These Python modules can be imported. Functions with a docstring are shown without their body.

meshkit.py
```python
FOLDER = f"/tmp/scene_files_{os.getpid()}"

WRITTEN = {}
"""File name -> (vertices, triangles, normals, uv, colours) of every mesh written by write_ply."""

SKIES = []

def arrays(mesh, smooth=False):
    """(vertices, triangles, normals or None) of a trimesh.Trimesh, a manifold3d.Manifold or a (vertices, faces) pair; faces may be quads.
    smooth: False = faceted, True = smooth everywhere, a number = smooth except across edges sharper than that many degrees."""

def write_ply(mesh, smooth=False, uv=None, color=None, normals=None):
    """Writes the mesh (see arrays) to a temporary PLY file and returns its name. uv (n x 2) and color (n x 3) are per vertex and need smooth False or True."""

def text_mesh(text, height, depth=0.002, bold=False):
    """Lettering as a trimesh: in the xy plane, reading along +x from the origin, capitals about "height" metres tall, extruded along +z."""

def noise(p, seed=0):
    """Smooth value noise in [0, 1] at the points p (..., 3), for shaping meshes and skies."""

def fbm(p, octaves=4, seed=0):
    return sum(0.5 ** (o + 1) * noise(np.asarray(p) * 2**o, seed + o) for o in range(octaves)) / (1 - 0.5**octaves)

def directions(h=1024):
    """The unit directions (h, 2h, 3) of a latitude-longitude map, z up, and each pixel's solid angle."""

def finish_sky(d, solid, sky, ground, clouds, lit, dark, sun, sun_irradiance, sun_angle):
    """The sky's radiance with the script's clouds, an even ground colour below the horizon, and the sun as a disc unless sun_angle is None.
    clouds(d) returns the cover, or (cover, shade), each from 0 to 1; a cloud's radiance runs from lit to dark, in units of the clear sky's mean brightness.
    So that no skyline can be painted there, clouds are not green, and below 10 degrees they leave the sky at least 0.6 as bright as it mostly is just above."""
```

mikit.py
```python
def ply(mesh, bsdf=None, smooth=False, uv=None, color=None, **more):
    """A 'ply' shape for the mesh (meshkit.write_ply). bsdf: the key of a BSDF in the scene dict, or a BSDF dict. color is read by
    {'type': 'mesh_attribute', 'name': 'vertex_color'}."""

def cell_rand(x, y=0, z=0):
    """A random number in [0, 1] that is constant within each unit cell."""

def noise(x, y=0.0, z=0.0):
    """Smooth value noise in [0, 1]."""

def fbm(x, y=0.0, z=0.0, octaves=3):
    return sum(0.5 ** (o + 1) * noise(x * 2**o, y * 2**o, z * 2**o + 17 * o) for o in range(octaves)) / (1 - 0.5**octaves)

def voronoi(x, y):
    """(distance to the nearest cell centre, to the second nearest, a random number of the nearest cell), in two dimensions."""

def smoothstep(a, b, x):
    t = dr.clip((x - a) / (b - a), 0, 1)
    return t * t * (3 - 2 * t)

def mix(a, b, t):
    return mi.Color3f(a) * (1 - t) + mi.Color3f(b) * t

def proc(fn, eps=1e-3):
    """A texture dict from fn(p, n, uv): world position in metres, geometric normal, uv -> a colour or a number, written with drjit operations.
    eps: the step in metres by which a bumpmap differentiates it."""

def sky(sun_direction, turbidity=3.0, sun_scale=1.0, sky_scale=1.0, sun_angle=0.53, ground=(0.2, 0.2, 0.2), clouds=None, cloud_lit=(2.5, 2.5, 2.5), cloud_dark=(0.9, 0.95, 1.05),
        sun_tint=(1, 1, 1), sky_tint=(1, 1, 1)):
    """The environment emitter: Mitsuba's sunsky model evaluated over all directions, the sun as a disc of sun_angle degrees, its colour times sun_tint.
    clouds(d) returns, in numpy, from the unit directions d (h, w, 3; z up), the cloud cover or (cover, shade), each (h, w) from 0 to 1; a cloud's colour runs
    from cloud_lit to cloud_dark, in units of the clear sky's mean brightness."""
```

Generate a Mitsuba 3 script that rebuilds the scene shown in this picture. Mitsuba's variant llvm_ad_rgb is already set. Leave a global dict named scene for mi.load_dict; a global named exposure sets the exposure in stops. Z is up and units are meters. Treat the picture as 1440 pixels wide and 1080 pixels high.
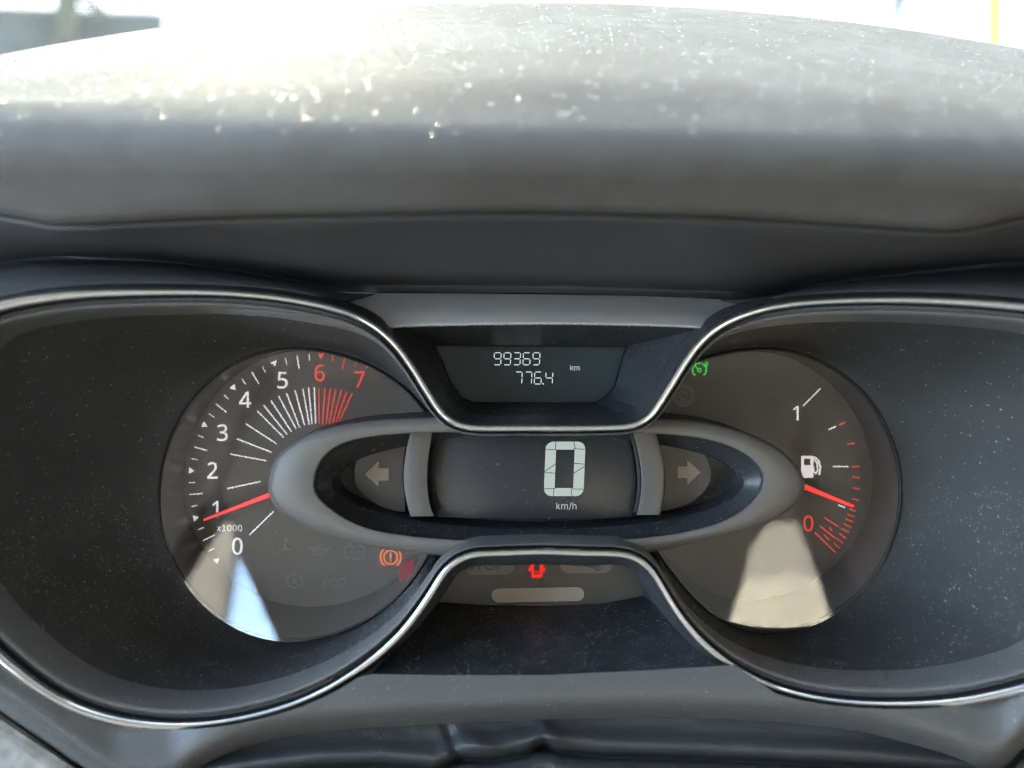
import math, glob
import numpy as np, trimesh, manifold3d as m3, shapely
from shapely import affinity
from shapely.geometry import Polygon, LineString, Point, box as sbox
from shapely.ops import unary_union
from scipy.interpolate import CubicSpline, PchipInterpolator
import drjit as dr
import mitsuba as mi, mikit, meshkit
from mikit import noise, fbm, smoothstep, mix

rng = np.random.default_rng(11)
scene, labels = {}, {}

# ------------------------------------------------------------------ camera, sky, exposure
D, F = 0.318, 1383.0                    # camera to the cluster plane (m), focal length in photo pixels (1440 wide)
PITCH = math.radians(25)
CAM = np.array([0.0, 0.0, 1.25])
U = np.array([1.0, 0, 0])
W = np.array([0, -math.cos(PITCH), math.sin(PITCH)])    # out of the cluster, towards the driver
V = np.array([0, math.sin(PITCH), math.cos(PITCH)])     # up along the cluster face
ORG = CAM - D * W
cam_to = mi.ScalarTransform4f().look_at(origin=CAM.tolist(), target=ORG.tolist(), up=V.tolist())
scene['camera'] = {'type': 'thinlens', 'fov': 2 * math.degrees(math.atan(720 / F)), 'fov_axis': 'x', 'to_world': cam_to,
                   'aperture_radius': 0.0030, 'focus_distance': D + 0.033, 'near_clip': 0.01, 'far_clip': 3000.0}
SUN = np.array([-0.26, 0.77, 0.58])


def cloud_cover(d):
    c = meshkit.fbm(d * np.array([3.0, 3.0, 7.0]) + 9.0, 4, seed=3)
    return np.clip((c - 0.47) * 4.0, 0, 0.92), np.clip((c - 0.55) * 1.5, 0, 0.5)


scene['sky'] = mikit.sky(SUN, turbidity=3.5, sun_scale=0.125, clouds=cloud_cover, sun_tint=(1.0, 0.98, 0.94), sky_tint=(1.0, 0.93, 0.835),
                         cloud_lit=(1.7, 1.68, 1.64), cloud_dark=(0.95, 0.95, 0.95), ground=(0.25, 0.24, 0.22))
exposure = 7.1
GLOW = 2.0 ** -exposure                        # lit symbols and displays, against this exposure

# ------------------------------------------------------------------ helpers
def L(x, y, w):
    """cluster coordinates (u, v, w) of the point that lies w in front of the cluster plane and reads at photo pixel x, y"""
    x, y, w = np.broadcast_arrays(np.asarray(x, float), np.asarray(y, float), np.asarray(w, float))
    return np.stack([(x - 720) / F * (D - w), (540 - y) / F * (D - w), w], -1)


def to_world(p):
    p = np.asarray(p, float)
    return ORG + p[..., :1] * U + p[..., 1:2] * V + p[..., 2:3] * W


def key_of(name):
    if name not in scene:
        return name
    k = 1
    while f'{name}_{k:03d}' in scene:
        k += 1
    return f'{name}_{k:03d}'


def obj(name, mesh, bsdf, smooth=35, label=None, cat=None, group=None, kind=None, emit=None, world=False):
    if isinstance(mesh, (list, tuple)) and len(mesh) and isinstance(mesh[0], trimesh.Trimesh):
        mesh = trimesh.util.concatenate(mesh)
    if hasattr(mesh, 'to_mesh'):
        mm = mesh.to_mesh()
        mesh = trimesh.Trimesh(mm.vert_properties[:, :3], mm.tri_verts, process=False)
    mesh = mesh.copy()
    if not world:
        mesh.vertices = to_world(mesh.vertices)
    key = key_of(name)
    more = {}
    if emit is not None:
        more['emitter'] = {'type': 'area', 'radiance': {'type': 'rgb', 'value': [float(e) * GLOW for e in emit]}}
    scene[key] = mikit.ply(mesh, bsdf, smooth=smooth, **more)
    tag(key, label, cat, group, kind)
    return key


def tag(key, label=None, cat=None, group=None, kind=None):
    e = {k: v for k, v in (('label', label), ('category', cat), ('group', group), ('kind', kind)) if v}
    if e:
        labels[key] = e


def grid_mesh(P, close_u=False):
    """mesh of a grid of points P (rows, columns, 3)"""
    r, c = P.shape[:2]
    idx = np.arange(r * c).reshape(r, c)
    if close_u:
        idx = np.hstack([idx, idx[:, :1]])
    a, b, cc, d = idx[:-1, :-1].ravel(), idx[:-1, 1:].ravel(), idx[1:, 1:].ravel(), idx[1:, :-1].ravel()
    return trimesh.Trimesh(P.reshape(-1, 3), np.vstack([np.c_[a, b, cc], np.c_[a, cc, d]]), process=False)


def closed_curve(pts, n):
    p = np.asarray(pts, float)
    q = np.vstack([p, p[:1]])
    t = np.r_[0, np.cumsum(np.linalg.norm(np.diff(q, axis=0), axis=1) ** 0.6)]
    s = CubicSpline(t, q, bc_type='periodic')
    f = s(np.linspace(0, t[-1], 8 * n, endpoint=False))
    f2 = np.vstack([f, f[:1]])
    a = np.r_[0, np.cumsum(np.linalg.norm(np.diff(f2, axis=0), axis=1))]
    k = np.linspace(0, a[-1], n, endpoint=False)
    return np.stack([np.interp(k, a, f2[:, i]) for i in range(p.shape[1])], 1)


def open_curve(pts, n, sharp=False):
    p = np.asarray(pts, float)
    t = np.r_[0, np.cumsum(np.linalg.norm(np.diff(p, axis=0), axis=1) ** (1 if sharp else 0.6))]
    if sharp:
        k = np.linspace(0, t[-1], n)
        return np.stack([np.interp(k, t, p[:, i]) for i in range(p.shape[1])], 1)
    f = CubicSpline(t, p)(np.linspace(0, t[-1], 8 * n))
    a = np.r_[0, np.cumsum(np.linalg.norm(np.diff(f, axis=0), axis=1))]
    k = np.linspace(0, a[-1], n)
    return np.stack([np.interp(k, a, f[:, i]) for i in range(p.shape[1])], 1)


def along(rows, n):
    """rows (r, cols, 3) smoothed into n rows by a spline down each column"""
    rows = np.asarray(rows)
    t = np.r_[0, np.cumsum(np.linalg.norm(np.diff(rows, axis=0), axis=2).mean(1))]
    return PchipInterpolator(t, rows, axis=0)(np.linspace(0, t[-1], n))


def pieces(poly):
    if poly.is_empty:
        return []
    return [g for g in getattr(poly, 'geoms', [poly]) if g.geom_type == 'Polygon' and g.area > 1e-12]


def plate(poly, w, thick=0.00025):
    """a flat thing drawn in photo pixels, raised 'thick' from the plane (or the surface w(x, y)) that it lies on"""
    out = []
    for g in pieces(poly):
        m = trimesh.creation.extrude_polygon(shapely.geometry.polygon.orient(g), 1.0, engine='earcut')
        x, y, z = m.vertices.T
        base = w(x, y) if callable(w) else np.full(len(x), float(w))
        f = m.faces[:, ::-1]                                  # y runs down in the photo
        out.append(trimesh.Trimesh(L(x, y, base + z * thick), f, process=False))
    return trimesh.util.concatenate(out)


def dome(poly, levels, cap=True):
    """a raised plate with rounded edges: levels are (inset in pixels, w); the first is the lowest"""
    V_, F_, n = [], [], 0
    prev, pw = poly.buffer(-levels[0][0]) if levels[0][0] else poly, levels[0][1]
    for off, w in levels[1:]:
        cur = poly.buffer(-off, join_style='round', quad_segs=6) if off else poly
        if cur.equals(prev):
            for ring in [prev.exterior, *prev.interiors]:
                c = np.asarray(ring.coords)[:-1]
                k = len(c)
                V_.append(np.vstack([L(c[:, 0], c[:, 1], pw), L(c[:, 0], c[:, 1], w)]))
                i = np.arange(k)
                j = (i + 1) % k
                F_.append(np.vstack([np.c_[i, j, j + k], np.c_[i, j + k, i + k]]) + n)
                n += 2 * k
        else:
            band = prev.difference(cur.buffer(-1e-9)) if off > 0 else cur.difference(prev)
            for g in pieces(prev.difference(cur)):
                v, f = trimesh.creation.triangulate_polygon(g, engine='earcut')
                on = np.array([cur.boundary.distance(Point(q)) < 1e-6 for q in v])
                V_.append(L(v[:, 0], v[:, 1], np.where(on, w, pw)))
                F_.append(f + n)
                n += len(v)
        prev, pw = cur, w
    if cap:
        for g in pieces(prev):
            v, f = trimesh.creation.triangulate_polygon(g, engine='earcut')
            V_.append(L(v[:, 0], v[:, 1], pw))
            F_.append(f + n)
            n += len(v)
    m = trimesh.Trimesh(np.vstack(V_), np.vstack(F_), process=False)
    m.merge_vertices(digits_vertex=7)
    trimesh.repair.fix_normals(m)
    return m


_FONTS = {}


def text_shape(text, h, bold=0, font='NotoSansDevanagari-Regular'):
    """lettering as a polygon in pixels (y down), capitals h tall, centred on the origin"""
    from PIL import Image, ImageDraw, ImageFont
    if any(c.isalpha() for c in text):
        font = 'Inter'
    found = glob.glob(f'/opt/blender-*/*/datafiles/fonts/{font}*') or glob.glob('/opt/blender-*/*/datafiles/fonts/Inter.woff2')
    ft = _FONTS.setdefault(font, ImageFont.truetype(found[0], 160))
    cap = -ft.getbbox('0', anchor='ls')[1]
    x0, y0, x1, y1 = ft.getbbox(text, anchor='ls', stroke_width=bold)
    im = Image.new('L', (x1 - x0 + 8, y1 - y0 + 8))
    ImageDraw.Draw(im).text((4 - x0, 4 - y0), text, 255, font=ft, anchor='ls', stroke_width=bold)
    on = np.pad(np.asarray(im) > 127, ((0, 0), (1, 1))).astype(np.int8)
    r, a = np.nonzero(np.diff(on, axis=1) == 1)
    b = np.nonzero(np.diff(on, axis=1) == -1)[1]
    s = unary_union([sbox(p, q, e, q + 1) for p, q, e in zip(a, r, b)]).buffer(1.0).buffer(-1.0).simplify(0.9)
    bx = s.bounds
    s = affinity.translate(s, -(bx[0] + bx[2]) / 2, -(bx[1] + bx[3]) / 2)
    return affinity.scale(s, h / cap, h / cap, origin=(0, 0))


def put(poly, x, y, rot=0, skew=0):
    p = affinity.skew(poly, skew, 0, origin=(0, 0)) if skew else poly
    return affinity.translate(affinity.rotate(p, rot, origin=(0, 0)), x, y)


def line(x0, y0, x1, y1, width):
    return LineString([(x0, y0), (x1, y1)]).buffer(width / 2, cap_style='flat')


def path(pts, width, cap='round'):
    return LineString(pts).buffer(width / 2, cap_style=cap, quad_segs=4)


def arc(cx, cy, r, a0, a1, n=24):
    a = np.radians(np.linspace(a0, a1, n))
    return [(cx + r * math.cos(t), cy - r * math.sin(t)) for t in a]


def ellipse(cx, cy, rx, ry, n=160):
    a = np.linspace(0, 2 * math.pi, n, endpoint=False)
    return np.stack([cx + rx * np.cos(a), cy - ry * np.sin(a)], 1)


# ------------------------------------------------------------------ materials
def rgb(*c):
    return {'type': 'rgb', 'value': [float(x) for x in (c if len(c) == 3 else (c[0],) * 3)]}


def principled(color, rough, metallic=0.0, spec=0.5, **kw):
    return {'type': 'principled', 'base_color': color if isinstance(color, dict) else rgb(*np.atleast_1d(color)),
            'roughness': rough, 'metallic': metallic, 'specular': spec, **kw}


def bumped(b, fn, scale, eps):
    return {'type': 'twosided', 'bsdf': {'type': 'bumpmap', 'arbitrary': mikit.proc(fn, eps), 'scale': float(scale), 'bsdf': b}}


def two(b):
    return {'type': 'twosided', 'bsdf': b}


def grain_fn(freq):
    return lambda p, n, uv: noise(p.x * freq, p.y * freq, p.z * freq)


def dusty(base, amount, fleck=0.5, freq=900.0):
    """a plastic's own colour with a film of pale dust settled in patches and flecks"""
    def fn(p, n, uv):
        patch = fbm(p.x * 60, p.y * 60, p.z * 60)
        f = noise(p.x * freq, p.y * freq, p.z * freq) * noise(p.x * freq * 1.7 + 9, p.y * freq * 1.7, p.z * freq * 1.7)
        fl = smoothstep(0.56, 0.72, f) * fleck
        t = dr.clip(amount * (0.4 + 1.2 * patch) + fl * (0.3 + patch), 0, 1)
        return mix(base, (0.42, 0.41, 0.39), t)
    return mikit.proc(fn)


def M(name, d):
    scene[name] = d


g_fine, g_soft, g_hood = grain_fn(2600.0), grain_fn(1300.0), grain_fn(1700.0)
def grimy(p, n, uv):
    # soft plastic with blotches of wear and settled dust
    a = fbm(p.x * 28, p.y * 28, p.z * 28)
    b = fbm(p.x * 150 + 4, p.y * 150, p.z * 150)
    t = smoothstep(0.35, 0.7, 0.6 * a + 0.4 * b)
    return mix((0.100, 0.095, 0.090), (0.116, 0.112, 0.107), t)


M('m_hood_soft', {'type': 'diffuse', 'reflectance': mikit.proc(grimy)})
M('m_hood_sheen', {'type': 'roughplastic', 'alpha': 0.24, 'int_ior': 1.45, 'diffuse_reflectance': rgb(0.05, 0.047, 0.044)})
M('m_hood', {'type': 'twosided', 'bsdf': {'type': 'bumpmap', 'arbitrary': mikit.proc(g_hood, 1e-4), 'scale': 0.00016,
                                          'bsdf': {'type': 'blendbsdf', 'weight': 0.045, 'a': {'type': 'ref', 'id': 'm_hood_soft'}, 'b': {'type': 'ref', 'id': 'm_hood_sheen'}}}})
M('m_glint_flakes', two(principled((0.16, 0.158, 0.156), 0.36, metallic=0.4, spec=0.6)))
M('m_lining', bumped(principled(dusty((0.048, 0.0485, 0.053), 0.014, 0.08), 0.5, spec=0.4), g_fine, 0.00005, 1e-4))
M('m_fascia', bumped(principled(dusty((0.060, 0.058, 0.056), 0.02, 0.25), 0.5, spec=0.5), g_fine, 0.00005, 1e-4))
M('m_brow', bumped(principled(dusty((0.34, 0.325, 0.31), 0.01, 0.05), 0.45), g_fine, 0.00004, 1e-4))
M('m_bowl', bumped(principled(dusty((0.027, 0.0275, 0.0275), 0.022, 0.35), 0.58, spec=0.2), g_soft, 0.00003, 1e-4))
M('m_rim', bumped(principled(dusty((0.085, 0.083, 0.081), 0.02, 0.15), 0.4), g_fine, 0.00004, 1e-4))
M('m_black', bumped(principled(dusty((0.018, 0.019, 0.022), 0.014, 0.3), 0.42, spec=0.45), g_fine, 0.00002, 1e-4))
M('m_gap', two(principled((0.008, 0.008, 0.009), 0.6, spec=0.2)))
M('m_silver', bumped(principled((0.116, 0.106, 0.095), 0.5, metallic=0.15, spec=0.4), g_soft, 0.00010, 1e-4))
M('m_bar', bumped(principled((0.088, 0.082, 0.077), 0.42, metallic=0.2), g_fine, 0.00003, 1e-4))
M('m_chrome', two(principled((0.85, 0.88, 0.92), 0.07, metallic=1.0)))
M('m_dial', two(principled(dusty((0.110, 0.098, 0.089), 0.02, 0.1), 0.55, spec=0.3)))
M('m_dial_wall', two(principled((0.07, 0.068, 0.066), 0.3, spec=0.6)))
M('m_edge', two(principled((0.02, 0.02, 0.021), 0.4, spec=0.3)))
M('m_lens', {'type': 'thindielectric', 'int_ior': 1.5})
M('m_white', two({'type': 'diffuse', 'reflectance': rgb(0.78, 0.75, 0.76)}))
M('m_red', two(principled((0.62, 0.045, 0.03), 0.4)))
M('m_needle', two(principled((0.75, 0.02, 0.015), 0.3)))
M('m_needle_side', two(principled((0.02, 0.02, 0.02), 0.5)))
M('m_lamp_off', two(principled((0.170, 0.153, 0.140), 0.5)))
M('m_lamp_dark', two(principled((0.06, 0.057, 0.054), 0.5)))
M('m_pill', two(principled((0.36, 0.31, 0.27), 0.5)))
M('m_pill_dim', two(principled((0.15, 0.13, 0.115), 0.5)))
M('m_arrow', two(principled((0.24, 0.205, 0.175), 0.45)))
M('m_arrow_panel', bumped(principled(dusty((0.050, 0.046, 0.043), 0.01, 0.2), 0.4), g_fine, 0.00003, 1e-4))
M('m_screen', two(principled(dusty((0.017, 0.0185, 0.022), 0.010, 0.16), 0.34, spec=0.35)))
M('m_trip_screen', two(principled((0.020, 0.034, 0.042), 0.22, spec=0.6)))
M('m_lit', two({'type': 'diffuse', 'reflectance': rgb(0.06)}))
M('m_dust', two({'type': 'diffuse', 'reflectance': rgb(0.50, 0.49, 0.47)}))
M('m_beige', bumped(principled(mikit.proc(lambda p, n, uv: mix((0.17, 0.155, 0.135), (0.33, 0.31, 0.28), fbm(p.x * 300, p.y * 300, p.z * 300))), 0.85, spec=0.15), lambda p, n, uv: fbm(p.x * 500, p.y * 500, p.z * 500), 0.0008, 2e-4))
M('m_grey_trim', bumped(principled((0.09, 0.09, 0.085), 0.6, spec=0.3), g_fine, 0.00005, 1e-4))


def weave(p, n, uv):
    # a twill: fine diagonal ribs about half a millimetre apart
    a = dr.sin((p.x * 0.5 + p.z * 1.2) * 6200.0)
    b = dr.sin((p.x * 1.1 - p.z * 0.4) * 5000.0)
    return 0.5 + 0.32 * a + 0.12 * a * b + 0.06 * b


M('m_gaiter', bumped(principled((0.034, 0.0345, 0.0355), 0.5, spec=0.4), weave, 0.00016, 8e-5))

# ------------------------------------------------------------------ the ring: one spectacle-shaped chrome strip round both dials
def ring_w(x):
    return 0.008 + 0.020 * ((np.asarray(x, float) - 755) / 800) ** 2


RING = [(0, 430), (65, 418), (130, 412), (215, 410), (300, 411), (370, 416), (430, 425), (490, 441), (530, 462), (558, 488), (582, 521), (606, 560), (622, 582),
        (640, 595), (664, 601), (720, 602), (800, 602), (860, 601), (890, 598), (912, 586), (930, 563), (950, 531), (972, 497), (1000, 467), (1040, 445), (1090, 431),
        (1150, 424), (1250, 421), (1350, 424), (1440, 431), (1530, 452), (1595, 510), (1620, 600), (1622, 700), (1600, 800), (1560, 880), (1500, 940), (1440, 967),
        (1350, 986), (1290, 991), (1230, 991), (1170, 986), (1110, 974), (1055, 952), (1000, 915), (960, 873), (935, 835), (917, 806), (900, 789), (875, 780),
        (830, 778), (760, 776), (700, 778), (668, 780), (645, 788), (626, 804), (610, 828), (590, 858), (560, 895), (500, 945), (430, 984), (340, 1011),
        (250, 1021), (160, 1012), (80, 983), (0, 925), (-60, 862), (-105, 780), (-122, 690), (-115, 590), (-85, 500), (-45, 450)]
NR = 900
ring_px = closed_curve(RING, NR)
rw = ring_w(ring_px[:, 0])
ring = L(ring_px[:, 0], ring_px[:, 1], rw)
tang = np.roll(ring, -1, 0) - np.roll(ring, 1, 0)
for _ in range(3):
    tang = (np.roll(tang, 1, 0) + tang + np.roll(tang, -1, 0)) / 3
nrm = np.stack([tang[:, 1], -tang[:, 0]], 1)
nrm /= np.linalg.norm(nrm, axis=1, keepdims=True)
_poly = Polygon(ring[:, :2])
if not _poly.buffer(1e-5).contains(Point(ring[0, :2] + nrm[0] * 0.002)):
    nrm = -nrm                                            # nrm points into the ring


def ring_off(o, dw):
    o = np.broadcast_to(o, (NR,))
    dw = np.broadcast_to(dw, (NR,))
    xy = ring[:, :2] + nrm * o[:, None]
    return np.column_stack([xy, ring[:, 2] + dw])


cr = 0.00108 + 0.0012 * np.clip((300 - ring_px[:, 0]) / 420, 0, 1) + 0.0004 * np.clip((ring_px[:, 0] - 1150) / 300, 0, 1)
ph = np.linspace(0, math.pi, 13)
panel = 'instrument_panel'
tag(panel, 'dark plastic instrument panel with a spectacle shaped chrome strip round both dials', 'instrument panel')
chrome = np.stack([ring_off(cr * math.cos(a), cr * 0.95 * math.sin(a)) for a in ph])
obj(panel + '__chrome_strip', grid_mesh(chrome, True), 'm_chrome', True, label='thin polished chrome strip that outlines both dials')

# rim wall inside the chrome, going down to the bowls, with a rounded step
gap_in = np.stack([ring_off(cr * 0.98, 0.0), ring_off(cr + 0.00015, -0.0022), ring_off(cr + 0.0005, -0.0026)])
obj(panel + '__gap', grid_mesh(gap_in, True), 'm_gap', 40)
k_rim = 0.0020 + 0.0026 * np.clip((np.abs(ring_px[:, 0] - 765) - 130) / 200, 0, 1)
rim_rows = along(np.stack([ring_off(cr + 0.0005, -0.0026), ring_off(cr + 0.28 * k_rim, -0.0036), ring_off(cr + 0.36 * k_rim, -0.0022), ring_off(cr + 0.50 * k_rim, -0.0012), ring_off(cr + 0.66 * k_rim, -0.0020),
                           ring_off(cr + 0.80 * k_rim, -0.0050), ring_off(cr + 0.92 * k_rim, -0.0105), ring_off(cr + k_rim, -0.0165)]), 26)
obj(panel + '__rim', grid_mesh(rim_rows, True), 'm_rim', True, label='satin grey inner rim below the chrome strip')
rim_edge = rim_rows[-1]
fk = np.where((ring_px[:, 1] > 700) & (np.abs(ring_px[:, 0] - 768) < 150), 1.0, 0.0)
fk = np.convolve(np.r_[fk[-20:], fk, fk[:20]], np.ones(41) / 41, 'valid')       # a deeper lip over the warning lights
flank = np.stack([ring_off(-cr * 0.98, 0.0), ring_off(-cr - 0.0004, -0.0015), ring_off(-cr - 0.0010 - 0.0012 * fk, -0.002 - 0.002 * (1 - fk)), ring_off(-cr - 0.0013 - 0.0026 * fk, -0.0055), ring_off(-cr - 0.0024 - 0.0016 * fk, -0.010), ring_off(-cr - 0.003 - 0.001 * fk, -0.022)])
obj(panel + '__flank', grid_mesh(flank, True), 'm_black', 50)

# ------------------------------------------------------------------ bowls and dials
DIAL_W, FACE_W = -0.036, -0.062
DIALS = {'left': dict(c=(413, 695), rx=192, ry=207, inner=(230, 205)), 'right': dict(c=(1076, 690), rx=192, ry=201, inner=(246, 150))}
E_C = (756.0, 684.0)


def ray_out(poly3, cx, cy, angs):
    """where rays from (cx, cy) last cross the closed polyline poly3 (x, y, w)"""
    a, b = poly3, np.roll(poly3, -1, 0)
    out = []
    for t in angs:
        dx, dy = math.cos(t), math.sin(t)
        ex, ey = b[:, 0] - a[:, 0], b[:, 1] - a[:, 1]
        den = dx * ey - dy * ex
        den = np.where(np.abs(den) < 1e-15, 1e-15, den)
        qx, qy = a[:, 0] - cx, a[:, 1] - cy
        r = (qx * ey - qy * ex) / den
        s = (qx * dy - qy * dx) / den
        ok = (s >= -1e-9) & (s <= 1 + 1e-9) & (r > 0)
        k = np.argmin(np.where(ok, r, 1e9))
        out.append([cx + dx * r[k], cy + dy * r[k], a[k, 2] + s[k] * (b[k, 2] - a[k, 2])])
    return np.array(out)


px_of = lambda p: np.stack([720 + p[:, 0] * F / (D - p[:, 2]), 540 - p[:, 1] * F / (D - p[:, 2])], 1)
rim_px = px_of(rim_edge)
NA = 360
bowl_meshes = {}
for side, q in DIALS.items():
    if side == 'left':
        keep = (rim_px[:, 0] < 588) & ~((rim_px[:, 0] > 500) & (rim_px[:, 1] > 590) & (rim_px[:, 1] < 780))
        close = [(632, 594), (655, 640), (658, 690), (650, 740), (632, 778)]
    else:
        keep = (rim_px[:, 0] > 934) & ~((rim_px[:, 0] < 1000) & (rim_px[:, 1] > 590) & (rim_px[:, 1] < 780))
        close = [(890, 594), (860, 640), (858, 690), (862, 740), (890, 778)]
    pts = rim_edge[keep]
    cl = L(*np.array(close).T, -0.047)
    allp = np.vstack([pts, cl])
    c = L(*q['c'], DIAL_W)
    # order round the dial centre: the lobe is star shaped from there
    th = np.arctan2(allp[:, 1] - c[1], allp[:, 0] - c[0])
    allp = allp[np.argsort(th)]
    angs = np.linspace(0, 2 * math.pi, NA, endpoint=False)
    Bd = ray_out(allp, c[0], c[1], angs)
    for _ in range(2):
        Bd = (np.roll(Bd, 1, 0) + 2 * Bd + np.roll(Bd, -1, 0)) / 4
    k = (D - DIAL_W) / F
    inner = np.cos(angs) * (1 if side == 'left' else -1) > 0
    hi, lo = q['inner']
    sm = (1 + np.sin(angs)) / 2
    rx = np.where(inner, lo + (hi - lo) * sm * sm * (3 - 2 * sm), q['rx'])
    # the dial's own outline: wider towards the middle of the panel, but never past the rim
    ux, uy = rx * k * np.cos(angs), q['ry'] * k * np.sin(angs)
    rE, rB = np.hypot(ux, uy), np.linalg.norm(Bd[:, :2] - c[:2], axis=1)
    ta = np.arctan2(uy, ux)
    lim = np.interp(ta % (2 * math.pi), np.r_[angs, 2 * math.pi], np.r_[rB, rB[0]]) * 0.992
    f_ = np.minimum(1, lim / rE)
    El = np.stack([c[0] + ux * f_, c[1] + uy * f_, np.full(NA, DIAL_W)], 1)
    Bd = ray_out(allp, c[0], c[1], ta)
    rad = np.linalg.norm(El[:, :2] - c[:2], axis=1)
    rb = np.linalg.norm(Bd[:, :2] - c[:2], axis=1)
    rows = []
    for t in np.linspace(0, 1, 16):
        p = Bd * (1 - t) + El * t
        p[:, 2] = Bd[:, 2] + (El[:, 2] - Bd[:, 2]) * (1 - (1 - t) ** 1.5)
        rows.append(p)
    rows.append(np.column_stack([c[:2] + (El[:, :2] - c[:2]) * 0.985, np.full(NA, DIAL_W - 0.0004)]))
    bowl_meshes[side] = grid_mesh(np.array(rows), True)
    obj(panel + '__bowl', bowl_meshes[side], 'm_bowl', True, label='dusty black bowl round the ' + ('rev counter' if side == 'left' else 'fuel gauge'))
    q['El'] = El

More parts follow.
